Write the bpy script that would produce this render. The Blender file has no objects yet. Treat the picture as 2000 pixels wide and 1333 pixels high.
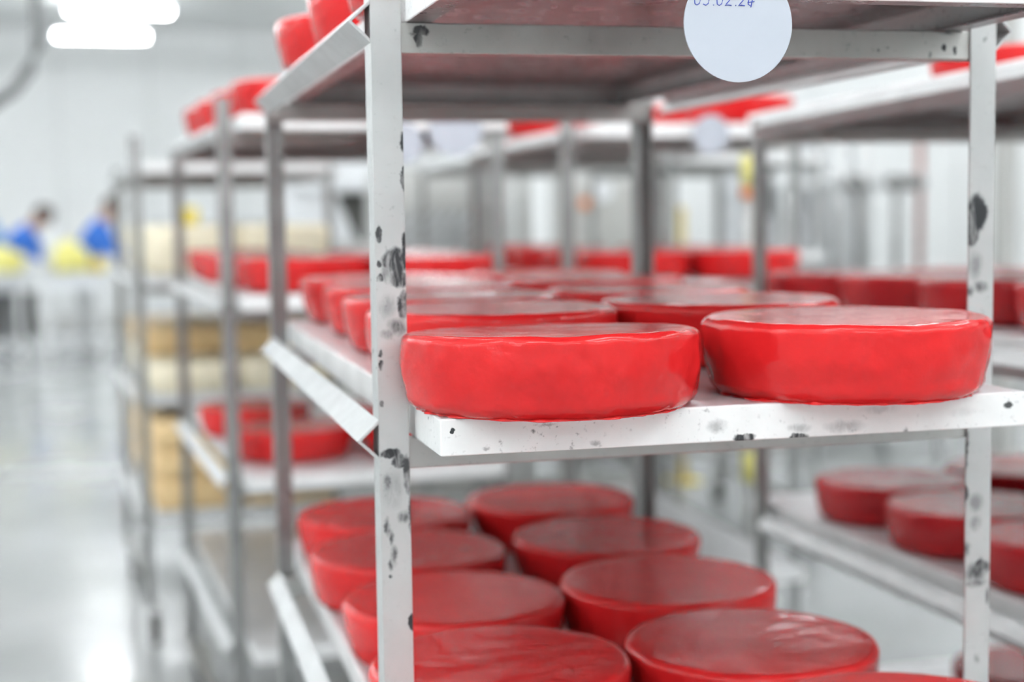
import bpy, bmesh, math, random
from mathutils import Vector, Matrix, noise
random.seed(7)
scene = bpy.context.scene
C = scene.collection

# ------------------------------------------------------------------ camera
ZO = 0.45                                    # floor lies this far under the survey origin
CAM = Vector((-0.2362, -1.4709, 1.0012 + ZO))
YAW, PITCH, ROLL, FPX = 0.2473, -0.0844, -0.0143, 3000.2
_f = Vector((math.sin(YAW)*math.cos(PITCH), math.cos(YAW)*math.cos(PITCH), math.sin(PITCH)))
_r = Vector((math.cos(YAW), -math.sin(YAW), 0)); _u = _r.cross(_f)
CR = math.cos(ROLL)*_r + math.sin(ROLL)*_u
CU = -math.sin(ROLL)*_r + math.cos(ROLL)*_u
CF = _f
cd = bpy.data.cameras.new('camera'); cam = bpy.data.objects.new('camera', cd); C.objects.link(cam)
cd.sensor_width = 36; cd.lens = 36*FPX/2000; cd.clip_start = 0.05; cd.clip_end = 100
m = Matrix((CR, CU, -CF)).transposed().to_4x4(); m.translation = CAM
cam.matrix_world = m
cd.dof.use_dof = True; cd.dof.focus_distance = 1.36; cd.dof.aperture_fstop = 2.5; cd.dof.aperture_blades = 9
scene.camera = cam
# ------------------------------------------------------------------ light level
w = bpy.data.worlds.new('world'); scene.world = w; w.use_nodes = True
w.node_tree.nodes['Background'].inputs[0].default_value = (0.95, 0.98, 1, 1)
w.node_tree.nodes['Background'].inputs[1].default_value = 0.3
TUBE = 30.0                                   # emission of the fluorescent tubes
vs = scene.view_settings
vs.view_transform = 'Standard'; vs.look = 'None'; vs.gamma = 1; vs.use_curve_mapping = False
vs.exposure = 0.84
cy = scene.cycles
cy.max_bounces = 6; cy.diffuse_bounces = 3; cy.glossy_bounces = 3; cy.transmission_bounces = 1
cy.caustics_reflective = False; cy.caustics_refractive = False
cy.use_adaptive_sampling = True; cy.adaptive_threshold = .04

def at(u, v, d):                              # photograph position + depth -> place in the room
    return CAM + d*(CF + (u-1000)/FPX*CR - (v-666.5)/FPX*CU)
def R(a): return math.radians(a)

# ------------------------------------------------------------------ materials
def nodes(name):
    mt = bpy.data.materials.new(name); mt.use_nodes = True
    return mt, mt.node_tree.nodes, mt.node_tree.links, mt.node_tree.nodes['Principled BSDF']
def ramp(N, a, b, ca=(0,0,0,1), cb=(1,1,1,1)):
    r = N.new('ShaderNodeValToRGB'); e = r.color_ramp.elements
    e[0].position = a; e[0].color = ca; e[1].position = b; e[1].color = cb
    return r
def tex(N, L, scale, detail=4, rough=.55, coord='Object', stretch=None, dist=0):
    tc = N.new('ShaderNodeTexCoord'); n = N.new('ShaderNodeTexNoise')
    n.inputs['Scale'].default_value = scale; n.inputs['Detail'].default_value = detail
    n.inputs['Roughness'].default_value = rough; n.inputs['Distortion'].default_value = dist
    if stretch:
        mp = N.new('ShaderNodeMapping'); mp.inputs['Scale'].default_value = stretch
        L.new(tc.outputs[coord], mp.inputs[0]); L.new(mp.outputs[0], n.inputs['Vector'])
    else: L.new(tc.outputs[coord], n.inputs['Vector'])
    return n
def mix(N, L, fac, a, b):
    x = N.new('ShaderNodeMix'); x.data_type = 'RGBA'
    if isinstance(fac, float): x.inputs[0].default_value = fac
    else: L.new(fac, x.inputs[0])
    for s, i in ((a, 6), (b, 7)):
        if isinstance(s, tuple): x.inputs[i].default_value = s
        else: L.new(s, x.inputs[i])
    return x.outputs[2]
def bump(N, L, bs, h, strength, dist=.002):
    b = N.new('ShaderNodeBump'); b.inputs['Strength'].default_value = strength; b.inputs['Distance'].default_value = dist
    L.new(h, b.inputs['Height']); L.new(b.outputs[0], bs.inputs['Normal'])
def plain(name, col, rough=.5, metal=0, var=.06, scale=8):
    mt, N, L, b = nodes(name)
    n = tex(N, L, scale)
    r = ramp(N, .3, .7, tuple(c*(1-var) for c in col)+(1,), tuple(min(1, c*(1+var)) for c in col)+(1,))
    L.new(n.outputs[0], r.inputs[0]); L.new(r.outputs[0], b.inputs['Base Color'])
    b.inputs['Roughness'].default_value = rough; b.inputs['Metallic'].default_value = metal
    return mt
def metal(name, col, rough, met, specks=.5, smudges=None, dark=(.02,.023,.026,1)):
    """brushed metal with scratches, small dark specks, and grease marks of given place and size"""
    mt, N, L, b = nodes(name)
    n1 = tex(N, L, 9, 5); r1 = ramp(N, .3, .75, tuple(c*.86 for c in col)+(1,), tuple(min(1,c*1.08) for c in col)+(1,))
    L.new(n1.outputs[0], r1.inputs[0]); colr = r1.outputs[0]
    if specks > 0:
        n2 = tex(N, L, 150, 3, .6); n3 = tex(N, L, 14, 3)
        mm = N.new('ShaderNodeMath'); mm.operation = 'MULTIPLY'
        r2 = ramp(N, .60, .70); r3 = ramp(N, .40, .72)
        L.new(n2.outputs[0], r2.inputs[0]); L.new(n3.outputs[0], r3.inputs[0])
        L.new(r2.outputs[0], mm.inputs[0]); L.new(r3.outputs[0], mm.inputs[1])
        m2 = N.new('ShaderNodeMath'); m2.operation = 'MULTIPLY'; m2.inputs[1].default_value = specks
        L.new(mm.outputs[0], m2.inputs[0])
        colr = mix(N, L, m2.outputs[0], colr, (.10,.105,.11,1))
    if smudges:
        tc = N.new('ShaderNodeTexCoord'); acc = None
        nz = tex(N, L, 60, 5, .7); 
        off = N.new('ShaderNodeVectorMath'); off.operation = 'SUBTRACT'; off.inputs[1].default_value = (.5,.5,.5)
        L.new(nz.outputs['Color'], off.inputs[0])
        sc = N.new('ShaderNodeVectorMath'); sc.operation = 'SCALE'; sc.inputs['Scale'].default_value = .012
        L.new(off.outputs[0], sc.inputs[0])
        ad = N.new('ShaderNodeVectorMath'); ad.operation = 'ADD'
        L.new(tc.outputs['Object'], ad.inputs[0]); L.new(sc.outputs[0], ad.inputs[1])
        for (x, z, rx, rz, s) in smudges:
            mp = N.new('ShaderNodeMapping'); mp.vector_type = 'POINT'
            mp.inputs['Location'].default_value = (-x/rx, 0, -z/rz); mp.inputs['Scale'].default_value = (1/rx, 0, 1/rz)
            L.new(ad.outputs[0], mp.inputs[0])
            ln = N.new('ShaderNodeVectorMath'); ln.operation = 'LENGTH'; L.new(mp.outputs[0], ln.inputs[0])
            mr = N.new('ShaderNodeMapRange'); mr.inputs[1].default_value = 1.0; mr.inputs[2].default_value = .75 if s > .9 else .3
            mr.inputs[3].default_value = 0; mr.inputs[4].default_value = s
            L.new(ln.outputs['Value'], mr.inputs[0])
            if acc is None: acc = mr.outputs[0]
            else:
                q = N.new('ShaderNodeMath'); q.operation = 'MAXIMUM'; L.new(acc, q.inputs[0]); L.new(mr.outputs[0], q.inputs[1]); acc = q.outputs[0]
        st = tex(N, L, 60, 5, .65, stretch=(1.5, 1, .45), dist=.8); rs = ramp(N, .30, .52, (.2,.2,.2,1), (1,1,1,1)); L.new(st.outputs[0], rs.inputs[0])
        q = N.new('ShaderNodeMath'); q.operation = 'MULTIPLY'; L.new(acc, q.inputs[0]); L.new(rs.outputs[0], q.inputs[1])
        colr = mix(N, L, q.outputs[0], colr, dark)
        mm = N.new('ShaderNodeMath'); mm.operation = 'MULTIPLY_ADD'; mm.inputs[1].default_value = -met; mm.inputs[2].default_value = met
        L.new(q.outputs[0], mm.inputs[0]); L.new(mm.outputs[0], b.inputs['Metallic'])
    else: b.inputs['Metallic'].default_value = met
    L.new(colr, b.inputs['Base Color'])
    nr = tex(N, L, 40, 4, .6); rr = ramp(N, .3, .7, (rough-.08,)*3+(1,), (rough+.1,)*3+(1,)); L.new(nr.outputs[0], rr.inputs[0]); L.new(rr.outputs[0], b.inputs['Roughness'])
    nb = tex(N, L, 220, 3, .6); bump(N, L, b, nb.outputs[0], .12, .0008)
    return mt
def wax(name, col, rough=.15):
    mt, N, L, b = nodes(name)
    oi = N.new('ShaderNodeObjectInfo')
    base = mix(N, L, oi.outputs['Random'], tuple(c*.84 for c in col)+(1,), tuple(min(1,c*1.1) for c in col)+(1,))
    n = tex(N, L, 16, 4); r = ramp(N, .35, .7, (0,0,0,1), (.30,.30,.30,1)); L.new(n.outputs[0], r.inputs[0])
    colr = mix(N, L, r.outputs[0], base, (.78,.03,.03,1))
    L.new(colr, b.inputs['Base Color']); b.inputs['Roughness'].default_value = rough
    b.inputs['Subsurface Weight'].default_value = 0; b.inputs['Subsurface Radius'].default_value = (.012,.002,.002)
    b.inputs['Subsurface Scale'].default_value = .6
    b.inputs['Specular IOR Level'].default_value = .28
    n2 = tex(N, L, 60, 3, .5); n3 = tex(N, L, 24, 3, .5)
    ad = N.new('ShaderNodeMath'); ad.operation = 'MULTIPLY_ADD'; ad.inputs[1].default_value = 2.5
    L.new(n3.outputs[0], ad.inputs[0]); L.new(n2.outputs[0], ad.inputs[2])
    bump(N, L, b, ad.outputs[0], .42, .002)
    return mt
M = {}
M['post'] = metal('galvanised_post', (.33,.335,.33), .36, .85, .5)
M['bar'] = metal('rack_bar', (.44,.44,.425), .40, .8, .5)
M['rail'] = metal('angle_rail', (.54,.55,.55), .42, .3, .4)
M['tray'] = metal('worn_tray_aluminium', (.93,.94,.93), .45, .05, 1.0)
M['deck'] = metal('tray_deck_aluminium', (.72,.715,.725), .36, .35, .3)
M['under'] = metal('shaded_tray_underside', (.36,.355,.36), .30, .8, .4)  # same sheet as the deck, with the shade beneath put into its colour
def marks(lst, y, dx=0, dz=0):                # grease marks seen at (u, v) on the plane Y = y -> place and size on the metal
    out = []
    for u, v, ru, rv, st in lst:
        d = CF + (u-1000)/FPX*CR - (v-666.5)/FPX*CU; t = (y-CAM.y)/d.y; P = CAM + d*t
        out.append((P.x-dx, P.z-dz, ru*1.25*t/FPX, rv*1.25*t/FPX, st))
    return out
M['post_l'] = metal('stained_post', (.54,.55,.545), .42, .4, .6, marks([
    (788,275,7,18,1),(789,330,5,10,1),(788,350,5,22,1),(739,458,5,16,.95),(790,480,7,22,1),(772,512,24,24,1),(756,534,13,20,.9),
    (778,545,18,16,1),(788,596,11,28,1),(758,600,17,24,.4),(741,545,6,7,.95),(741,515,5,7,.95),(776,640,20,16,.9),(757,652,14,12,.65),
    (742,690,4,6,1),(743,714,4,10,1),(746,788,5,6,1),(762,886,20,9,1),(782,902,14,13,.95),(796,928,8,34,.95),(770,955,26,38,.35),
    (757,942,8,18,.75),(788,1010,12,12,.85),(801,1000,4,44,.9),(757,1030,6,17,.9),(764,1052,5,16,.9),(770,1086,7,20,.9),(763,1104,5,12,.9),
    (762,1127,4,4,1),(805,1215,5,16,1)], 0))
M['post_r'] = metal('stained_post_right', (.54,.55,.545), .42, .4, .6, marks([
    (1908,415,20,32,1),(1898,456,14,24,1),(1889,432,6,42,.95),(1888,340,4,16,.95),(1905,520,15,28,.5),(1915,560,16,12,.85),(1893,570,9,12,.85),
    (1887,880,5,32,1),(1885,965,7,16,.95),(1905,982,17,18,.55),(1905,1022,15,16,.5),(1888,1074,9,14,.9),(1905,1120,22,18,.9),
    (1915,1105,11,12,.95),(1926,1108,7,11,.85),(1905,1140,24,8,.8),(1929,1165,5,15,.75),(1908,1286,7,9,.55),(1924,78,4,5,1)], 0))
M['bar_hero'] = metal('stained_bar', (.50,.50,.48), .45, .6, .5, marks([(822,60,15,8,.95),(817,78,9,12,1),(808,66,9,6,.7),(1846,62,18,6,.9),
    (1843,94,5,6,1),(1867,98,4,8,.95),(1715,97,4,4,.9),(1733,93,3,3,.8),(1815,108,4,6,.6)], .0032, 0, ZO+1.1835))
M['tray_hero'] = metal('stained_tray', (.90,.91,.90), .45, .05, 1.0, marks([(1455,857,22,7,1),(1560,854,18,6,1),(1400,833,22,12,.45),(1650,834,40,12,.42),
    (1560,838,24,9,.4),(884,842,4,5,1),(1970,793,8,6,.95),(1272,892,9,5,.8),(1040,842,4,4,.9),(1070,830,18,3,.5),(1770,842,4,7,.9),(1165,865,10,6,.5),
    (950,878,8,4,.5),(1720,800,40,8,.22),(1330,878,14,5,.6),(1880,806,30,10,.15)], -.119, .037, ZO+.7798))
M['wax'] = wax('red_wax', (.60,.016,.018))
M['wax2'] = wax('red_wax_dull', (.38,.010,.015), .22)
M['yellow'] = plain('pale_cheese', (.86,.62,.32), .45, 0, .08, 5)
M['yellow2'] = plain('pale_cheese_cream', (.96,.87,.66), .45, 0, .05, 5)
M['paper'] = plain('tag_plastic', (.47,.50,.56), .35, 0, .015, 6)
M['ink'] = plain('blue_ink', (.03,.06,.42), .5)
M['rubber'] = plain('caster_rubber', (.05,.05,.05), .6)
M['floor'] = None
def floor_mat():
    mt, N, L, b = nodes('wet_epoxy_floor')
    n = tex(N, L, 1.2, 6); r = ramp(N, .3, .75, (.38,.39,.39,1), (.52,.53,.53,1)); L.new(n.outputs[0], r.inputs[0]); L.new(r.outputs[0], b.inputs['Base Color'])
    n2 = tex(N, L, .9, 5); r2 = ramp(N, .35, .65, (.08,.08,.08,1), (.30,.30,.30,1)); L.new(n2.outputs[0], r2.inputs[0]); L.new(r2.outputs[0], b.inputs['Roughness'])
    n3 = tex(N, L, 30, 4); bump(N, L, b, n3.outputs[0], .08, .003)
    return mt
M['floor'] = floor_mat()
M['wall'] = plain('white_wall_panel', (.90,.915,.91), .75, 0, .02, .7)
M['joint'] = plain('panel_joint', (.66,.67,.67), .5)
M['ceil'] = plain('ceiling_panel', (.90,.92,.91), .6, 0, .02, .7)
M['steel'] = plain('stainless_steel', (.76,.77,.77), .35, .4, .05)
M['dsteel'] = plain('dark_steel', (.27,.27,.265), .45, .5, .1)
M['white'] = plain('white_enamel', (.82,.84,.86), .35, 0, .02)
M['grey'] = plain('grey_enamel', (.50,.50,.48), .45, 0, .03)
M['lgrey'] = plain('light_grey_enamel', (.66,.66,.64), .45, 0, .03)
M['dgrey'] = plain('dark_grey_void', (.13,.13,.12), .6, 0, .05)
M['black'] = plain('black_plastic', (.03,.03,.03), .5)
M['syellow'] = plain('signal_yellow', (.80,.62,.06), .45)
M['ochre'] = plain('pale_ochre', (.62,.50,.20), .5)
M['lemon'] = plain('lemon_plastic', (.82,.76,.24), .45)
M['orange'] = plain('orange_paint', (.80,.24,.05), .45)
M['redpipe'] = plain('red_brown_pipe', (.36,.17,.15), .5)
M['blue'] = plain('blue_cloth', (.05,.20,.70), .8)
M['lblue'] = plain('light_blue_cloth', (.22,.42,.72), .8)
M['trousers'] = plain('white_trousers', (.75,.76,.76), .8)
M['skin'] = plain('skin', (.52,.30,.21), .55)
M['hair'] = plain('dark_hair', (.06,.04,.035), .7)
M['hose'] = plain('grey_hose', (.16,.165,.165), .6)
def emis(name, col, s):
    mt, N, L, b = nodes(name)
    b.inputs['Base Color'].default_value = (.9,.9,.9,1)
    b.inputs['Emission Color'].default_value = col; b.inputs['Emission Strength'].default_value = s
    return mt
M['tube'] = emis('fluorescent_tube', (.95,.98,1,1), TUBE)

# ------------------------------------------------------------------ mesh helpers
class MB:
    def __init__(s): s.v = []; s.f = []
    def box(s, x0, x1, y0, y1, z0, z1):
        n = len(s.v)
        s.v += [(x, y, z) for z in (z0, z1) for x, y in ((x0,y0),(x1,y0),(x1,y1),(x0,y1))]
        s.f += [tuple(n+i for i in q) for q in ((3,2,1,0),(4,5,6,7),(0,1,5,4),(1,2,6,5),(2,3,7,6),(3,0,4,7))]
        return s
    def prism(s, poly, a0, a1, axis='y'):
        """poly: counter-clockwise 2-D outline, pulled from a0 to a1 along an axis"""
        n = len(s.v); k = len(poly)
        for a in (a0, a1):
            for p, q in poly:
                s.v.append((p, a, q) if axis == 'y' else (p, q, a) if axis == 'z' else (a, p, q))
        s.f.append(tuple(range(n, n+k))); s.f.append(tuple(range(n+2*k-1, n+k-1, -1)))
        for i in range(k):
            j = (i+1) % k; s.f.append((n+i, n+k+i, n+k+j, n+j))
        return s
    def tube(s, pts, r, seg=10):
        n = len(s.v); pts = [Vector(p) for p in pts]
        for i, p in enumerate(pts):
            d = (pts[min(i+1, len(pts)-1)] - pts[max(i-1, 0)]).normalized()
            a = d.cross(Vector((0,0,1)) if abs(d.z) < .9 else Vector((1,0,0))).normalized(); b = d.cross(a)
            for k in range(seg):
                t = 2*math.pi*k/seg; s.v.append(tuple(p + r*(math.cos(t)*a + math.sin(t)*b)))
        for i in range(len(pts)-1):
            for k in range(seg):
                l = (k+1) % seg; o = n+i*seg; s.f.append((o+k, o+seg+k, o+seg+l, o+l))
        s.f.append(tuple(n+k for k in range(seg))); e = n+(len(pts)-1)*seg
        s.f.append(tuple(e+k for k in range(seg-1, -1, -1)))
        return s
    def mesh(s, name, mat, bev=0, smooth=False):
        me = bpy.data.meshes.new(name); me.from_pydata(s.v, [], s.f)
        bm = bmesh.new(); bm.from_mesh(me); bmesh.ops.recalc_face_normals(bm, faces=bm.faces)
        if bev: bmesh.ops.bevel(bm, geom=list(bm.edges), offset=bev, segments=2, profile=.5, affect='EDGES')
        for f in bm.faces: f.smooth = smooth
        bm.to_mesh(me); bm.free(); me.materials.append(mat)
        return me
    def build(s, name, mat, parent=None, bev=0, smooth=False):
        return link(name, s.mesh(name, mat, bev, smooth), parent)
def link(name, me, parent=None):
    o = bpy.data.objects.new(name, me); C.objects.link(o); o.parent = parent
    return o
def tag(o, label, cat=None, group=None, kind=None):
    if label: o['label'] = label
    if cat: o['category'] = cat
    if group: o['group'] = group
    if kind: o['kind'] = kind
    return o
def thing(name, label, cat, loc=(0,0,0), rz=0, group=None, rx=0):
    o = bpy.data.objects.new(name, None); C.objects.link(o); o.location = loc; o.rotation_euler = (rx, 0, rz)
    o.empty_display_size = .1
    return tag(o, label, cat, group)
def copy_tree(o, parent=None):
    c = o.copy(); C.objects.link(c); c.parent = parent
    for ch in list(o.children): copy_tree(ch, c)
    return c
def struct(o): o['kind'] = 'structure'; return o

# ------------------------------------------------------------------ room
X0, X1, Y0, Y1, H = -13.0, 11.0, -8.0, 20.2, 3.98
struct(MB().box(X0, X1, Y0, Y1, -.1, 0).build('floor', M['floor']))
struct(MB().box(X0, X1, Y0, Y1, H, H+.1).build('ceiling', M['ceil']))
wb = struct(MB().box(X0-.1, X1+.1, Y1+.01, Y1+.12, 0, H).build('wall_back', M['joint']))
struct(MB().box(X0-.1, X1+.1, Y0-.1, Y0, 0, H).build('wall_front', M['wall']))
struct(MB().box(X0-.1, X0, Y0, Y1, 0, H).build('wall_left', M['wall']))
struct(MB().box(X1, X1+.1, Y0, Y1, 0, H).build('wall_right', M['wall']))
pm = MB().box(0, 1.185, Y1-.02, Y1+.02, .12, H-.01).mesh('wall_panel', M['wall'], .004)
x = X0
while x < X1-.1:
    o = link('wall_panel', pm, wb); o.location.x = x; x += 1.2
wp = struct(MB().box(2.4, X1, 9.2, 9.3, 0, H).build('wall_partition', M['joint']))
x = 2.4
while x < X1-.5:
    o = link('wall_panel', pm, wp); o.location = (x, 9.2-Y1-.0, 0); x += 1.2
struct(MB().box(X0, X1, Y1-.04, Y1, 0, .12).build('baseboard_back', M['lgrey']))

# ------------------------------------------------------------------ ceiling lights
HL = 3.56                                      # the fittings hang on rods under the ceiling
def make_light():
    t = thing('ceiling_light', '', 'lamp')
    MB().box(-.66,.66,-.04,.04,-.05,0).build('housing', M['white'], t, .004)
    for s in (-1, 1):
        tb = MB().tube([(-.60, s*.075, -.040), (.60, s*.075, -.040)], .019, 12).build('tube', M['tube'], t, 0, True)
    for s in (-1, 1):
        MB().box(s*.63-.02, s*.63+.02, -.10, .10, -.065, -.012).build('end_cap', M['white'], t, .003)
    for s in (-1, 1): MB().tube([(s*.45,0,0),(s*.45,0,H-HL)], .006, 8).build('hanger_rod', M['lgrey'], t)
    return t
lt = make_light(); first = True
ordinal = ['first','second','third','fourth','fifth','sixth','seventh','eighth','ninth','tenth']
for k in (-3, -2, -1, 0, 1, 2, -2.5, -1.5, -.5, .5, 1.5):  # fractional k: extra unseen rows, added to brighten the front faces
    for j in range(11 if k == int(k) else 2):
        o = lt if first else copy_tree(lt); first = False
        o.location = (-.38 + 3.5*k + (.2 if j % 2 else 0), 17.0-2.3*j if k == int(k) else (-.75, -2.1)[j], HL)
        if k == 0 and j == 0: tag(o, 'twin tube ceiling light nearest the back wall, lower one in view')
        elif k == 0 and j == 1: tag(o, 'twin tube ceiling light above the other, at top left of view')
        else: tag(o, 'twin tube ceiling light out of view overhead')
        o['group'] = 'fluorescent ceiling lights'; o.scale.x = .82

# ------------------------------------------------------------------ racks
W, D, PW, PD, TH = .669, 1.122, .030, .035, .003
LEV = [ZO+1.1835, ZO+.7798, ZO+.3882, ZO-.003]
def post_mesh(cx, cy, z0, z1, mat):
    # angle iron with its corner at the outside of the rack
    sx = 1 if cx == 0 else -1; sy = 1 if cy == 0 else -1
    P = [(0,0),(PW,0),(PW,TH),(TH,TH),(TH,PD),(0,PD)]
    P = [(cx+sx*a, cy+sy*b) for a, b in P]
    return MB().prism(P, z0, z1, 'z').mesh('post', mat, .0006)
MESH = {}
def rail_mesh(right):
    rv, rh, t = .0205, .0215, .003
    P = [(0,rv),(-rh,0),(0,-rv),(0,-rv+t*1.5),(-rh+t*1.4,0),(0,rv-t*1.5)]
    if right: P = [(W-a, b) for a, b in P]
    return MB().prism(P, 0, 1.065, 'y').mesh('side_rail', M['rail'], .0007)
MESH['railL'] = rail_mesh(False); MESH['railR'] = rail_mesh(True)
MESH['barF'] = MB().box(.003, W-.003, .0032, .027, -.0295, 0).mesh('crossbar', M['bar'], .0012)
MESH['barB'] = MB().box(.003, W-.003, D-.027, D-.0032, -.0295, 0).mesh('crossbar', M['bar'], .0012)
MESH['barH'] = MB().box(.003, W-.003, .0032, .027, -.0295, 0).mesh('crossbar', M['bar_hero'], .0012)
MESH['sill'] = MB().box(.004, .028, .027, D-.027, -.03, 0).mesh('base_bar', M['bar'], .0012)
for cx in (0, W):
    for cy in (0, D): MESH['post', cx, cy] = post_mesh(cx, cy, .15, ZO+(1.265 if cy == 0 else 1.19), M['post'])
MESH['post_l'] = post_mesh(0, 0, .15, ZO+1.29, M['post_l']); MESH['post_r'] = post_mesh(W, 0, .15, ZO+1.29, M['post_r'])
def wheel_mesh():
    b = MB(); b.tube([(-.014,0,.055),(.014,0,.055)], .055, 24); return b.mesh('wheel', M['rubber'], .002, True)
MESH['wheel'] = wheel_mesh()
fk = MB(); fk.box(-.03,.03,-.03,.03,.142,.150)
for s in (-1,1): fk.prism([(-.012,.045),(.012,.045),(.028,.142),(-.028,.142)], s*.020-.0015, s*.020+.0015, 'x')
fk.tube([(-.024,0,.055),(.024,0,.055)], .006, 8)
MESH['fork'] = fk.mesh('caster', M['bar'])
class Rack:
    def __init__(s, label, x, y, yaw, lev=LEV, tilt=0, hero=False, low=True):
        s.lev = lev
        s.o = thing('trolley_rack', label, 'trolley rack', (x, y, 0), R(yaw), 'cheese trolley racks', R(tilt))
        s.o.location.z = -.9*math.sin(R(tilt))*.5
        s.M = Matrix.Translation(s.o.location) @ Matrix.Rotation(R(yaw), 4, 'Z') @ Matrix.Rotation(R(tilt), 4, 'X')
        s.rot = (R(tilt), 0, R(yaw)); s.yaw = yaw
        for cx in (0, W):
            for cy in (0, D):
                me = MESH['post', cx, cy]
                if hero and cy == 0: me = MESH['post_l' if cx == 0 else 'post_r']
                link('post', me, s.o)
        for i, z in enumerate(lev):
            for k in ('barF', 'barB'): link('crossbar', MESH['barH' if hero and i == 0 and k == 'barF' else k], s.o).location.z = z
            for k in ('railL', 'railR'): link('side_rail', MESH[k], s.o).location.z = z
        for x_ in (0, W-.032): 
            o = link('base_bar', MESH['sill'], s.o); o.location = (x_, 0, .19)
        for cx in (.03, W-.03):
            for cy in (.03, D-.03):
                c = link('caster', MESH['fork'], s.o); c.location = (cx, cy, 0)
                link('wheel', MESH['wheel'], c)
    def pt(s, x, y, z): return s.M @ Vector((x, y, z))
TW, TL, TZ = .597, 1.34, .0345
def tray_meshes():
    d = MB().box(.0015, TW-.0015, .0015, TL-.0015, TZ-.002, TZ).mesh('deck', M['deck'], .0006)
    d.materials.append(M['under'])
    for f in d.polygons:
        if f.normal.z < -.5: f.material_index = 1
    r = MB(); t = .0025
    def ring(a, bdim, z0, z1):       # rectangular ring, outer inset a, inner inset b
        o = [(a,a),(TW-a,a),(TW-a,TL-a),(a,TL-a)]; q = [(bdim,bdim),(TW-bdim,bdim),(TW-bdim,TL-bdim),(bdim,TL-bdim)]
        n = len(r.v)
        r.v += [(x,y,z) for z in (z0,z1) for x,y in o] + [(x,y,z) for z in (z0,z1) for x,y in q]
        for i in range(4):
            j = (i+1) % 4
            r.f += [(n+i,n+j,n+4+j,n+4+i), (n+8+j,n+8+i,n+12+i,n+12+j), (n+4+i,n+4+j,n+12+j,n+12+i), (n+j,n+i,n+8+i,n+8+j)]
    ring(0, t, 0, TZ-.0005)
    rim = r.mesh('rim', M['tray'], .0012); MESH['rimH'] = r.mesh('rim', M['tray_hero'], .0012)
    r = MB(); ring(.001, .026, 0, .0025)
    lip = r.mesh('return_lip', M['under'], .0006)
    return d, rim, lip
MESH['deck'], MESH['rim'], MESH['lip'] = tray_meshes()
def tray(rack, lev, x=.035, y=-.12, label='', hero=False):
    t = thing('shelf_tray', label, 'tray', group='aluminium shelf trays')
    t.matrix_world = rack.M @ Matrix.Translation((x, y, rack.lev[lev]+.0003))
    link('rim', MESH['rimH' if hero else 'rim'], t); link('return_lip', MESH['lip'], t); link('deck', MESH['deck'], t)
    return t

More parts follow.
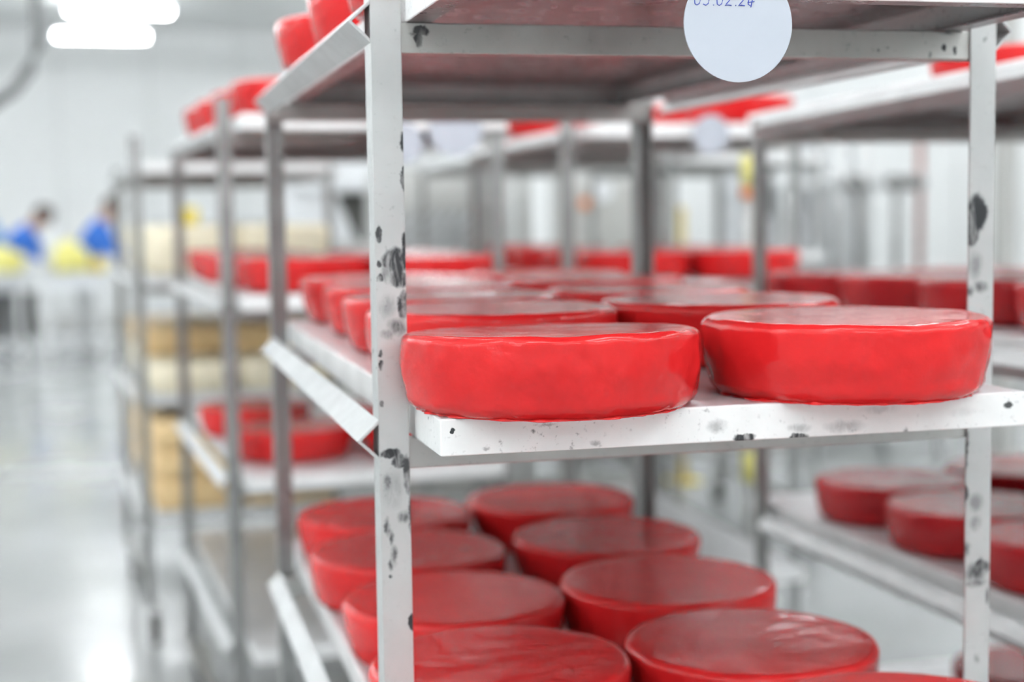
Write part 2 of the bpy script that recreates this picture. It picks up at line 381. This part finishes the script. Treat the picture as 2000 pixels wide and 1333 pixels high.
# ------------------------------------------------------------------ cheese wheels
CRAD, CH = .147, .0765
def wheel_shape(name, seed, seg, hero=False, taper=.965, mat=None, seam=None):
    rnd = random.Random(seed); off = Vector((rnd.uniform(-50,50), rnd.uniform(-50,50), seed*3.1))
    prof = []                                     # (radius, height)
    rb, rt = CRAD*taper, CRAD
    c0, c1 = .017, .009
    nb = 7 if hero else 4
    for q in (0, .35, .7): prof.append((rb*q*.9, .0))
    for i in range(nb+1):
        a = -math.pi/2 + math.pi/2*i/nb; prof.append((rb-c0+c0*math.cos(a), c0+c0*math.sin(a)))
    ns = 16 if hero else 6
    for i in range(1, ns):
        q = i/ns; prof.append((rb+(rt-rb)*q + .0022*math.sin(math.pi*q), c0+(CH-c0-c1)*q))
    for i in range(nb+1):
        a = math.pi/2*i/nb; prof.append((rt-c1+c1*math.cos(a), CH-c1+c1*math.sin(a)))
    for q in ((.93,.88,.8,.7,.55,.4,.25,.1,0) if hero else (.9,.75,.5,.25,0)): prof.append(((rt-c1)*q, CH-.0018*(1-q*q)*1.2))
    bm = bmesh.new(); rings = []
    for r, z in prof:
        if r < 1e-6: rings.append([bm.verts.new((0, 0, z))]); continue
        ring = []
        for k in range(seg):
            t = 2*math.pi*k/seg; ct, sn = math.cos(t), math.sin(t)
            lob = 1 + .012*noise.noise(Vector((ct*1.3, sn*1.3, 0))+off)
            P = Vector((ct*r*lob, sn*r*lob, z))
            e = noise.noise(P*26+off)*(.0016 if hero else .0011) + noise.noise(P*55+off*1.7)*(.0012 if hero else .0003)
            if hero: e += noise.noise(Vector((P.x*90, P.y*90, P.z*60))+off)*.0005
            if seam is not None:
                dt = (t-seam+math.pi) % (2*math.pi)-math.pi
                if 0 < dt < .9: e += .0009*min(1, dt/.012)*(1-dt/.9)
            out = Vector((ct, sn, 0)); fr = min(1, r/(rt*.8))
            if z < .004 and r > .7*rb: P.z = max(0, P.z)
            P += out*e*fr
            if z > CH-.004: P.z += noise.noise(P*18+off)*.0012 + noise.noise(P*45+off)*.0004
            ring.append(bm.verts.new(P))
        rings.append(ring)
    for a, b in zip(rings, rings[1:]):
        if len(a) == 1 and len(b) == 1: continue
        for k in range(seg):
            l = (k+1) % seg
            if len(a) == 1: bm.faces.new((a[0], b[l], b[k]))
            elif len(b) == 1: bm.faces.new((a[k], a[l], b[0]))
            else: bm.faces.new((a[k], a[l], b[l], b[k]))
    if hero:                                      # thin foot of wax squeezed out at the base
        pr = [[], [], []]
        for k in range(seg):
            t = 2*math.pi*k/seg; ct, sn = math.cos(t), math.sin(t)
            q = max(0, noise.noise(Vector((ct*7, sn*7, 3))+off)*.8+.15); w_ = rb-.011+.012*q+ .0035*max(0, noise.noise(Vector((ct*22, sn*22, 9))+off))
            hz = .0012+.0035*max(0, noise.noise(Vector((ct*25, sn*25, 5))+off))
            pr[0].append(bm.verts.new((ct*w_, sn*w_, 0))); pr[1].append(bm.verts.new((ct*w_, sn*w_, hz)))
            pr[2].append(bm.verts.new((ct*(rb-.014), sn*(rb-.014), hz+.002)))
        for a, b in ((pr[0], pr[1]), (pr[1], pr[2])):
            for k in range(seg):
                l = (k+1) % seg; bm.faces.new((a[k], a[l], b[l], b[k]))
    bmesh.ops.recalc_face_normals(bm, faces=bm.faces)
    for f in bm.faces: f.smooth = True
    me = bpy.data.meshes.new(name); bm.to_mesh(me); bm.free(); me.materials.append(mat or M['wax'])
    return me
WH = [wheel_shape('waxed_cheese', 11+i, 72, False, tp) for i, tp in enumerate((.95,.93,.96,.94))]
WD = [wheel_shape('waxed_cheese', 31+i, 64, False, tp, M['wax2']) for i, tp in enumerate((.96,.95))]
HERO1 = wheel_shape('waxed_cheese', 3, 220, True, .982, None, R(-52))
HERO2 = wheel_shape('waxed_cheese', 5, 220, True, .955, None, R(-115))
for v in HERO1.vertices: v.co.z *= .94-.065*v.co.y/CRAD
for v in HERO1.vertices:                      # flat spot where the wheel leans on the post
    if v.co.y > .041/.98 and v.co.x < (.0315-.162)/.98: v.co.x = (.0315-.162)/.98
for me_ in (HERO1, HERO2):
    for v in me_.vertices: v.co.x *= .98; v.co.y *= .98
nc = 0
def cheese(rack, lev, x, y, label, group, mesh=None, rz=None, s=1.0):
    global nc; nc += 1
    me = mesh or WH[nc % 4]
    o = link('waxed_cheese', me)
    z = rack.lev[lev]+TZ+.0004
    o.matrix_world = rack.M @ Matrix.Translation((x, y, z)) @ Matrix.Rotation(rz if rz is not None else random.uniform(0, 6.28), 4, 'Z') @ Matrix.Diagonal((s, s, s*(1 if mesh else random.uniform(.97,1.03)), 1))
    return tag(o, label, 'cheese', group)
LV = ['top', 'middle', 'lower', 'bottom']
PLAN = []
def column(rack, rn, lev, side, xy, mesh=None, heroes=None):
    for i, q in enumerate(xy):
        me = heroes.get(i) if heroes else None
        fixed = me is not None
        if mesh and not me: me = mesh[i % len(mesh)]
        PLAN.append([rack, lev, q[0], q[1], 'red waxed cheese wheel, %s tray of %s, %s row, %s from front' % (LV[lev], rn, side, ordinal[i]),
               'red cheese wheels on the %s' % rn, me, 0 if fixed else None, fixed])
def settle():
    """wheels on a tray push one another apart and stay clear of the posts"""
    for it in range(200):
        for i, a in enumerate(PLAN):
            for b in PLAN[i+1:]:
                if a[0] is not b[0] or a[1] != b[1]: continue
                dx, dy = b[2]-a[2], b[3]-a[3]; d = math.hypot(dx, dy); k = .2985-d
                if k > 0:
                    wa, wb_ = (0, 1) if a[8] else (1, 0) if b[8] else (.5, .5)
                    if a[8] and b[8]: continue
                    a[2] -= dx/d*k*wa; a[3] -= dy/d*k*wa; b[2] += dx/d*k*wb_; b[3] += dy/d*k*wb_
            if not a[8]:
                yy = min(abs(a[3]-.018), abs(a[3]-D+.018))
                need = .031+math.sqrt(max(0, .1485**2-max(0, yy-.018)**2)) if yy < .166 else .150
                a[2] = min(max(a[2], need), W-need)
    for a in PLAN: cheese(*a[:8])

# nearest rack
r1 = Rack('nearest grey metal trolley rack, sharp in focus, with black smudged front posts', 0, 0, 0, hero=True)
tray(r1, 0, .035, -.203, 'worn aluminium tray on top level of nearest rack, dated tag on its front')
tray(r1, 1, .037, -.119, 'worn white aluminium tray on middle level of nearest rack, in sharp focus', True)
tray(r1, 2, .036, -.10, 'aluminium tray on lower level of nearest rack under many red wheels')
n1 = 'nearest rack'
column(r1, n1, 1, 'left', [(.162,-.043),(.182,.276),(.195,.59),(.212,.885),(.21,1.16)], heroes={0: HERO1})
column(r1, n1, 1, 'right', [(.474,-.043),(.475,.305),(.495,.63),(.50,.925),(.50,1.2)], heroes={0: HERO2})
column(r1, n1, 2, 'left', [(.165,-.13),(.162,.174),(.174,.476),(.165,.775),(.166,1.07)])
column(r1, n1, 2, 'right', [(.50,-.13),(.456,.163),(.466,.477),(.482,.79),(.48,1.11)])
column(r1, n1, 0, 'left', [(.165,-.06),(.158,.245),(.160,.59),(.150,.92)])
column(r1, n1, 0, 'right', [(.47,-.06),(.475,.25),(.48,.57),(.475,.90)])
# second rack of the left line
L2 = [ZO+1.185, ZO+.79, ZO+.385, ZO-.003]
r2 = Rack('grey trolley rack of red wheels directly behind the nearest rack', -.02, 2.05, 3.4, L2)
n2 = 'second rack'
for i, (dx, dy) in enumerate(((.035,-.15),(.035,-.12),(.035,-.10),(.035,-.12))):
    tray(r2, i, dx, dy, 'blurred aluminium tray on %s level of second rack in left line' % LV[i])
column(r2, n2, 0, 'left', [(.16,-.01),(.17,.29),(.165,.60),(.165,.90)])
column(r2, n2, 0, 'right', [(.48,.0),(.48,.32),(.47,.62)])
column(r2, n2, 1, 'left', [(.20,.01),(.165,.31),(.165,.62),(.165,.93)])
column(r2, n2, 1, 'right', [(.515,.0),(.50,.31),(.50,.62)])
column(r2, n2, 2, 'left', [(.175,.16),(.15,.60)])
column(r2, n2, 2, 'right', [(.49,.12),(.49,.45)])
# third rack, with pale blocks
L3 = [ZO+1.14, ZO+.775, ZO+.3876, ZO-.0]
r3 = Rack('grey trolley rack stacked with pale yellow cheese blocks', -.20, 3.75, 3.2, L3)
for i, (dx, dy) in enumerate(((.035,-.12),(.035,-.12),(.035,-.12),(.035,-.12))):
    tray(r3, i, dx, dy, 'blurred tray on %s level of rack with yellow blocks' % LV[i])
def block_mesh(w_, d_, h_, mat):
    b = MB().box(-w_/2, w_/2, -d_/2, d_/2, 0, h_)
    return b.mesh('cheese_block', mat, .018, True)
BA = block_mesh(.294,.40,.158, M['yellow2']); BB = block_mesh(.294,.40,.098, M['yellow']); BC = block_mesh(.294,.40,.090, M['yellow2'])
def block(me, lev, x, y, dz, label):
    o = link('cheese_block', me); o.matrix_world = r3.M @ Matrix.Translation((x, y, r3.lev[lev]+TZ+dz+.0005)); tag(o, label, 'cheese', 'pale yellow cheese blocks')
for j, y in enumerate((.07,.48,.89)):
    for i, x in enumerate((.185,.484)):
        wh = '%s row, %s from front' % (('left','right')[i], ordinal[j])
        block(BA, 1, x, y, 0, 'tall cream cheese block on middle tray of third rack, '+wh)
        block(BC, 2, x, y, 0, 'cream cheese block lying on lower tray of third rack, '+wh)
        if not (j == 0): block(BB, 2, x, y, .0905, 'tan cheese block, second layer, lower tray of third rack, '+wh)
        for k in range(3):
            block(BB, 3, x, y, k*.0985, 'tan cheese block, %s layer on bottom tray of third rack, ' % ordinal[k] + wh)
# rack to the right, seen through the nearest one
rr = Rack('grey trolley rack standing right of the nearest rack, seen through it', .995, .27, 0, [z-.012 for z in LEV], tilt=-1.0)
nr = 'right hand rack'
for i, (dx, dy) in enumerate(((.033,-.12),(.0405,-.12),(.0355,-.12),(.0355,-.12))):
    tray(rr, i, dx, dy, 'blurred aluminium tray on %s level of rack at right' % LV[i])
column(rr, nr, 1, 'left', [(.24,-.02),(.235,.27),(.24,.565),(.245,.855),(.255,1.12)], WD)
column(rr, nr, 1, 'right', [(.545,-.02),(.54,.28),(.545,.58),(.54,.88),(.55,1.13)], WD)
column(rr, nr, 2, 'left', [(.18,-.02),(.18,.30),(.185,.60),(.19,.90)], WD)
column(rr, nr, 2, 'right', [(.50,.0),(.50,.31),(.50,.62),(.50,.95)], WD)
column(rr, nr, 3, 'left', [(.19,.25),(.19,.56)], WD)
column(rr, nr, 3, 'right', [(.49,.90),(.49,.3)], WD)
column(rr, nr, 0, 'right', [(.36,.76)])
# rack behind that
rc = Rack('grey trolley rack with round white tag, behind the right hand rack', .885, 2.4, 0)
ncn = 'far middle rack'
for i, (dx, dy) in enumerate(((.035,-.15),(.035,-.12),(.035,-.12),(.035,-.12))):
    tray(rc, i, dx, dy, 'blurred tray on %s level of far middle rack' % LV[i])
column(rc, ncn, 1, 'left', [(.20,.0),(.18,.31),(.17,.62),(.17,.95)])
column(rc, ncn, 1, 'right', [(.565,-.03),(.50,.31),(.50,.62)])
column(rc, ncn, 0, 'left', [(.16,.65),(.155,.98)])
column(rc, ncn, 0, 'right', [(.50,-.0),(.50,.35)])
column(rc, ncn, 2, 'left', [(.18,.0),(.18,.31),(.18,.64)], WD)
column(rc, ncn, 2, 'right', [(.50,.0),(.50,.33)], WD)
rd = Rack('empty grey trolley rack farthest back in the middle line', 1.05, 4.05, 1)
for i in range(3): tray(rd, i, .0355, -.12, 'blurred empty tray on %s level of farthest middle rack' % LV[i])
re = Rack('grey trolley rack far back on the right, partly hidden by posts', 1.95, 4.5, 0)
for i in range(3): tray(re, i, .0355, -.12, 'blurred empty tray on %s level of far right rack' % LV[i])

settle()
# ------------------------------------------------------------------ round tags
def disc(r, t, seg=64):
    b = MB(); b.tube([(0,0,0),(0,-t,0)], r, seg); return b
def round_tag(loc, r, label, writing=False):
    t = thing('round_tag', label, 'tag', loc, 0, 'round white tags')
    disc(r, .0016).build('disc', M['paper'], t, .0003)
    if writing:
        b = MB(); sc = .0098
        D_ = {'0': [[(.5,1),(.2,.85),(.1,.5),(.2,.12),(.5,0),(.8,.15),(.9,.5),(.8,.85),(.5,1),(.3,.95)]],
              '5': [[(.85,1),(.3,1),(.22,.6),(.55,.66),(.85,.45),(.8,.15),(.5,0),(.12,.1)]],
              '2': [[(.1,.75),(.3,.98),(.6,1),(.8,.8),(.65,.5),(.3,.2),(.08,.02),(.5,.06),(.95,.02)]],
              '4': [[(.45,1),(.25,.55),(.08,.32),(.6,.36),(1.0,.4)],[(.75,.8),(.66,.3),(.6,-.12)],[(.2,.5),(.2,.15),(.5,.05)]],
              '.': [[(.3,.02),(.36,.06),(.34,.0)]]}
        x = 0
        for ch in '05.02.24':
            for st in D_[ch]:
                b.tube([(x+px*.0068+pz*.0012, -.0018, pz*sc) for px, pz in st], .00042, 6)
            x += .0042 if ch == '.' else .0082
        o = b.build('handwriting', M['ink'], t); o.location = (-.042, 0, .0155); o['label'] = 'blue handwritten date 05.02.24'
    return t
round_tag((.291, -.2035, ZO+1.161), .0505, 'sharp round white tag with blue handwritten date on nearest rack', True)
q = r2.pt(.510, -.152, 0); round_tag((q.x, q.y, ZO+1.187), .062, 'large blurred round white tag on second rack, right of front left post')
q = r2.pt(.388, -.152, 0); round_tag((q.x, q.y, ZO+1.155), .046, 'blurred round white tag on second rack, half behind front left post')
round_tag((1.235, 2.245, ZO+1.19), .050, 'blurred round white tag on front of the far middle rack')
round_tag((1.05, 3.60, ZO+1.215), .046, 'small blurred white tag at the rear of far middle rack')

# ------------------------------------------------------------------ far left: people at work tables
def worktable(x, y, w_, d_, label, skirt=False):
    t = thing('work_table', label, 'table', (x, y, 0), 0, 'steel work tables')
    MB().box(-w_/2, w_/2, -d_/2, d_/2, .86, .91).build('table_top', M['steel'], t, .006)
    MB().box(-w_/2+.05, w_/2-.05, -d_/2+.05, d_/2-.05, .22, .25).build('lower_shelf', M['steel'], t, .004)
    for sx in (-1,1):
        for sy in (-1,1):
            MB().box(sx*(w_/2-.06)-.025, sx*(w_/2-.06)+.025, sy*(d_/2-.06)-.025, sy*(d_/2-.06)+.025, 0, .86).build('leg', M['steel'], t)
    if skirt: MB().box(-w_/2+.04, w_/2-.04, -d_/2+.03, -d_/2+.05, .74, .86).build('apron', M['white'], t)
    return t
worktable(-.72, 14.6, .62, .75, 'bright steel work table beside rack of yellow blocks', True)
worktable(-1.65, 14.7, .95, .75, 'long grey steel work table at the far left edge')
for i, (px, dp, sx) in enumerate(((12,16,.36),(78,16.2,.26))):
    p = at(px, 600, dp)
    t = thing('dark_bin', ('black plastic bin under table at the far left edge','black plastic bin under the far left table, nearer the bright table')[i], 'bin', (p.x-.16+.03*i, 14.72, .2505), 0, 'black bins')
    MB().prism([(-sx*.42,0),(sx*.42,0),(sx*.5,.42),(-sx*.5,.42)], -.22, .22, 'y').build('body', M['black'], t, .01)
    MB().box(-sx*.52, sx*.52, -.24, .24, .42, .45).build('rim', M['black'], t, .006)
def lump(name, loc, sc, mat, label, cat, seed):
    bm = bmesh.new(); bmesh.ops.create_icosphere(bm, subdivisions=3, radius=1)
    for v in bm.verts:
        v.co *= 1+.22*noise.noise(v.co*1.6+Vector((seed,0,0)))
        v.co = Vector((v.co.x*sc[0], v.co.y*sc[1], max(v.co.z, -.55)*sc[2]+.55*sc[2]))
    for f in bm.faces: f.smooth = True
    me = bpy.data.meshes.new(name); bm.to_mesh(me); bm.free(); me.materials.append(mat)
    o = link(name, me); o.location = loc; return tag(o, label, cat, 'bags on the work tables')
zt = .911
lump('yellow_bag', (-.74,14.42,zt), (.19,.18,.20), M['lemon'], 'lemon yellow filled bag on the bright steel table', 'bag', 1)
lump('yellow_bag', (-.47,14.36,zt), (.07,.12,.10), M['syellow'], 'small deeper yellow bag next to the lemon bag', 'bag', 2)
lump('white_bag', (-.92,14.80,zt), (.11,.14,.26), M['white'], 'pale whitish bag behind the lemon bag on the bright table', 'bag', 3)
lump('yellow_bag', (-1.40,14.6,zt), (.20,.2,.17), M['lemon'], 'lemon yellow bag at the far left edge', 'bag', 4)

def person(loc, rz, lean, cloth, label, reach=.5):
    """standing worker bent forward over a table; local +x is where the person faces"""
    J = {}; E_ = []; Rr = {}
    def j(n, p, r, parent=None):
        J[n] = Vector(p); Rr[n] = r
        if parent: E_.append((parent, n))
    s, c = math.sin(lean), math.cos(lean)
    def up(h, y=0, fx=0): return (s*h+c*fx, y, .93+c*h-s*fx)
    j('pelvis', (0,0,.93), .15); j('waist', up(.17), .14, 'pelvis'); j('chest', up(.36), .165, 'waist'); j('neck0', up(.50), .085, 'chest')
    j('neck', up(.56,0,.02), .058, 'neck0'); j('head', up(.66,0,.05), .088, 'neck'); j('crown', up(.76,0,.05), .082, 'head')
    for k in (-1, 1):
        t = 'r' if k < 0 else 'l'
        j('hip'+t, (0,.09*k,.86), .10, 'pelvis'); j('knee'+t, (.02,.10*k,.49), .065, 'hip'+t); j('ankle'+t, (-.01,.10*k,.09), .045, 'knee'+t)
        j('toe'+t, (.15,.11*k,.035), .04, 'ankle'+t)
        j('sh'+t, up(.46,.19*k), .065, 'chest'); sh = J['sh'+t]
        el = sh+Vector((.12,.05*k,-.26)); j('elbow'+t, el, .048, 'sh'+t)
        wr = el+Vector((.24,-.06*k,-.04)); j('wrist'+t, wr, .030, 'elbow'+t)
        pm_ = wr+Vector((.06,0,-.01)); j('palm'+t, pm_, .030, 'wrist'+t)
        for q, ln in enumerate((.075,.085,.08,.065)):
            a = pm_+Vector((.035,(q-1.5)*.021,-.004)); j('f%d%s' % (q,t), a, .010, 'palm'+t)
            b = a+Vector((ln*.55,(q-1.5)*.003,-.008)); j('g%d%s' % (q,t), b, .009, 'f%d%s' % (q,t))
            j('h%d%s' % (q,t), b+Vector((ln*.4,0,-.03)), .008, 'g%d%s' % (q,t))
        a = wr+Vector((.03,-.035*k,0)); j('t0'+t, a, .011, 'wrist'+t); j('t1'+t, a+Vector((.04,-.02*k,-.012)), .009, 't0'+t)
    names = list(J); me = bpy.data.meshes.new('body')
    me.from_pydata([J[n] for n in names], [(names.index(a), names.index(b)) for a, b in E_], [])
    o = bpy.data.objects.new('body', me); C.objects.link(o)
    sk = o.modifiers.new('skin', 'SKIN'); sk.use_smooth_shade = True
    for i, n in enumerate(names):
        v = me.skin_vertices[0].data[i]; v.radius = (Rr[n], Rr[n]*(1.15 if n in ('chest','waist','pelvis') else 1)); v.use_root = n == 'pelvis'
    sb = o.modifiers.new('sub', 'SUBSURF'); sb.levels = 2; sb.render_levels = 2
    dg = bpy.context.evaluated_depsgraph_get(); dg.update()
    nm = bpy.data.meshes.new_from_object(o.evaluated_get(dg)); nm.name = 'person'
    bpy.data.objects.remove(o)
    nm.materials.clear()
    for mt in (cloth, M['skin'], M['trousers']): nm.materials.append(mt)
    hd = J['neck']; ax = (J['crown']-J['neck']).normalized()
    for f in nm.polygons:
        cc = Vector(f.center); idx = 0
        if (cc-J['neck0']).dot(ax) > .03 and (cc-hd).length < .35: idx = 1
        elif min((cc-J['palmr']).length, (cc-J['palml']).length) < .15 and max(cc.x-J['wristr'].x, cc.x-J['wristl'].x) > -.01: idx = 1
        elif cc.z < .80: idx = 2
        f.material_index = idx; f.use_smooth = True
    t = thing('person', label, 'person', loc, rz)
    link('body', nm, t)
    # hair, eyes, nose, mouth, ears
    hc = J['head']+ax*.045; fw = (up(0,0,1)); fw = Vector((c,0,-s))
    def ell(name, ctr, sc, mat):
        bm = bmesh.new(); bmesh.ops.create_uvsphere(bm, u_segments=20, v_segments=12, radius=1)
        B = Matrix((fw, Vector((0,1,0)), ax)).transposed()
        for v in bm.verts: v.co = ctr + B @ Vector((v.co.x*sc[0], v.co.y*sc[1], v.co.z*sc[2]))
        for f in bm.faces: f.smooth = True
        mm = bpy.data.meshes.new(name); bm.to_mesh(mm); bm.free(); mm.materials.append(mat); return link(name, mm, t)
    ell('hair', hc-fw*.022+ax*.03, (.105,.098,.10), M['hair'])
    ell('nose', hc+fw*.095-ax*.025, (.02,.014,.02), M['skin']); ell('mouth', hc+fw*.085-ax*.065, (.008,.024,.006), M['redpipe'])
    for k in (-1, 1):
        ell('eye', hc+fw*.083+Vector((0,.032*k,0)), (.010,.013,.009), M['hair']); ell('ear', hc+Vector((0,.092*k,0))-ax*.02, (.02,.012,.03), M['skin'])
    return t
person((-.64,15.32,0), R(-12), R(24), M['blue'], 'worker in bright blue smock standing behind the bright steel table')
person((-1.50,15.95,0), R(-8), R(36), M['blue'], 'worker in blue smock bending over the far left table')
person((-1.56,16.9,0), R(190), R(16), M['lblue'], 'worker in light blue smock cut by the left edge of view')

# ------------------------------------------------------------------ background machines
def boxat(name, mat, parent, px0, px1, d0, d1, z0, z1, bev=.004):
    """a box whose front face lies d0 away; px0..px1 give the place across at that distance"""
    a = at(px0, 450, d0); b = at(px1, 450, d0); k = (d1-d0)
    return MB().box(a.x-parent.location.x, b.x-parent.location.x, min(a.y,b.y)-parent.location.y, min(a.y,b.y)+k-parent.location.y, z0, z1).build(name, mat, parent, bev)
# hooded machine between left racks
p = at(650, 450, 8.0)
t = thing('hooded_machine', 'white hooded grey machine with dark side opening behind the second rack', 'machine', (p.x, p.y, 0))
MB().box(-.28,.22,0,.8,.12,1.30).build('body', M['lgrey'], t, .01)
MB().prism([(-.20,1.56),(.26,1.56),(.26,1.72),(-.02,1.72),(-.24,1.62)], -.05, .8, 'y').build('hood', M['white'], t, .02)
MB().prism([(.0,1.24),(.19,1.24),(.19,1.56),(.0,1.56)], .1, .12, 'y').build('opening', M['dgrey'], t)
MB().prism([(-.25,1.30),(.13,1.30),(.0,1.60),(-.25,1.60)], .0, .6, 'y').build('slanted_guard', M['white'], t, .01)
MB().box(.19,.24,.02,.07,1.28,1.58).build('upright', M['lgrey'], t); MB().box(-.24,-.19,.55,.60,1.28,1.58).build('upright', M['lgrey'], t)
for x_ in (-.22,.16):
    for y_ in (.06,.70): MB().box(x_,x_+.06,y_,y_+.06,0,.12).build('foot', M['dsteel'], t)
# panel with slanting slats
p = at(855, 450, 7.2)
t = thing('slatted_cabinet', 'light grey cabinet with slanting louvre slats behind the nearest post', 'cabinet', (p.x, p.y, 0))
MB().box(-.24,.18,0,.6,.1,1.66).build('body', M['grey'], t, .01)
MB().box(-.23,.17,-.02,0,1.46,1.64).build('upper_panel', M['lgrey'], t, .004)
for i in range(9):
    x_ = -.32+i*.058; P0 = Vector((max(x_,-.22), 1.25+max(0, -.22-x_)*1.0)); ln = min(.16-P0.x, .20-(P0.y-1.25))
    if ln > .03: MB().tube([(P0.x,-.02,P0.y),(P0.x+ln,-.02,P0.y+ln)], .011, 8).build('slat', M['white'], t)
for x_ in (-.22,.12): MB().box(x_,x_+.05,.05,.1,0,.1).build('foot', M['dsteel'], t); MB().box(x_,x_+.05,.5,.55,0,.1).build('foot', M['dsteel'], t)
# tall frame and control cabinet
p = at(962, 450, 7.6)
t = thing('steel_frame', 'upright grey steel door frame beside the slatted cabinet', 'frame', (p.x, p.y, 0))
for x_, m_ in ((-.10,'grey'),(.07,'lgrey'),(.16,'grey')): MB().box(x_-.028,x_+.028,-.03,.03,0,1.78).build('post', M[m_], t, .004)
MB().box(-.13,.19,-.035,.035,1.72,1.78).build('lintel', M['lgrey'], t, .004); MB().box(-.07,.042,-.01,.012,.1,1.72).build('door_leaf', M['lgrey'], t)
p = at(1185, 450, 8.7)
t = thing('control_cabinet', 'light grey control cabinet with white disc and orange marker', 'cabinet', (p.x, p.y, 0)); t.scale = (1.17,1,1)
MB().box(-.17,.33,0,.5,.1,1.75).build('body', M['lgrey'], t, .01)
MB().box(-.16,.14,-.02,0,.9,1.60).build('cabinet_door', M['grey'], t, .006)
b = disc(.055, .012, 40).build('gauge', M['white'], t); b.location = (-.03,-.021,1.555)
b = disc(.028, .03, 32).build('button', M['orange'], t); b.location = (-.115,-.021,1.49)
for x_ in (-.15,.25): MB().box(x_,x_+.05,.03,.08,0,.1).build('foot', M['dsteel'], t); MB().box(x_,x_+.05,.42,.47,0,.1).build('foot', M['dsteel'], t)
# guard post
p = at(1466, 640, 5.6)
t = thing('guard_post', 'slim grey post with yellow sleeves behind the right hand rack', 'post', (p.x, p.y, 0))
MB().tube([(0,0,.01),(0,0,1.66)], .022, 20).build('pole', M['lgrey'], t, 0, True); MB().tube([(-.002,0,1.485),(-.002,0,1.52)], .034, 20).build('band', M['orange'], t, 0, True)
for z_ in (.45, 1.53): MB().tube([(0,0,z_),(0,0,z_+.11)], .033, 20).build('sleeve', M['lemon'], t, 0, True)
MB().box(-.08,.08,-.08,.08,0,.012).build('base_plate', M['lgrey'], t, .002)
p = at(1326, 450, 8.1)
t = thing('guard_post', 'ochre yellow safety post left of the far right rack', 'post', (p.x, p.y, 0))
MB().tube([(0,0,.01),(0,0,1.46)], .036, 20).build('pole', M['ochre'], t, 0, True); MB().box(-.09,.09,-.09,.09,0,.012).build('base_plate', M['syellow'], t, .002)
# filling machine at the right
p = at(1700, 450, 8.6)
t = thing('filling_machine', 'stainless filling machine with valves and pipes at right rear', 'machine', (p.x, p.y, 0))
MB().box(-.62,.55,0,.9,.25,1.02).build('bed', M['steel'], t, .01)
for x_ in (-.58,.47):
    for y_ in (.04,.78): MB().box(x_,x_+.07,y_,y_+.07,0,.25).build('leg', M['steel'], t)
MB().box(-.60,.25,.70,.74,1.02,2.1).build('back_panel', M['white'], t)
for x_, h_, r_ in ((-.36,2.0,.05),(-.14,1.95,.035),(-.02,1.9,.05),(.16,1.95,.025)): MB().tube([(x_,.35,1.02),(x_,.35,h_)], r_, 16).build('column', M['steel'], t, 0, True)
MB().box(-.62,.36,.27,.43,1.56,1.62).build('manifold', M['steel'], t, .01); MB().box(-.55,.2,.3,.4,1.95,2.05).build('top_beam', M['steel'], t, .01)
for x_ in (-.04,.22,.33): MB().tube([(x_,.2,1.585),(x_+.1,.2,1.585)], .042, 16).build('valve_head', M['dsteel'], t, 0, True)
for x_ in (.03,.27): MB().tube([(x_,.2,1.02),(x_,.2,1.56)], .022, 12).build('pipe', M['dsteel'], t, 0, True)
for x_ in (.36,.54): MB().box(x_-.05,x_+.05,.22,.32,1.83,1.90).build('warning_lamp', M['orange'], t, .01)
MB().tube([(.47,.3,1.02),(.47,.3,1.9)], .022, 12).build('pipe', M['redpipe'], t, 0, True)
b = MB().box(-.57,-.51,.2,.3,1.40,1.66).build('control_box', M['black'], t, .006)
p = at(1962, 450, 8.2)
t = thing('steel_column', 'slim grey steel column right of the front right post', 'column', (p.x, p.y, 0))
MB().box(-.05,.05,-.05,.05,.012,H).build('shaft', M['grey'], t, .004); MB().box(-.1,.1,-.1,.1,0,.012).build('base_plate', M['grey'], t)
# yellow box on stand between left racks
p = at(372, 430, 9.5)
t = thing('signal_box', 'small yellow signal box on a slim stand between left racks', 'box', (p.x, p.y, 0))
MB().box(-.045,.045,-.04,.04,1.38,1.50).build('box', M['syellow'], t, .006); MB().tube([(0,0,.01),(0,0,1.38)], .012, 12).build('stand', M['lgrey'], t); MB().box(-.12,.12,-.12,.12,0,.012).build('base', M['lgrey'], t)
# hanging hose, top left
pts = [at(u_, v_, 9.0) for u_, v_ in ((62,-95),(70,-20),(76,40),(74,90),(58,135),(28,175),(-15,205),(-70,225),(-140,225))]
pts[0].z = H
tag(MB().tube(pts, .035, 12).build('hanging_hose', M['hose'], None, 0, True), 'grey hose hanging from the ceiling at top left', 'hose')
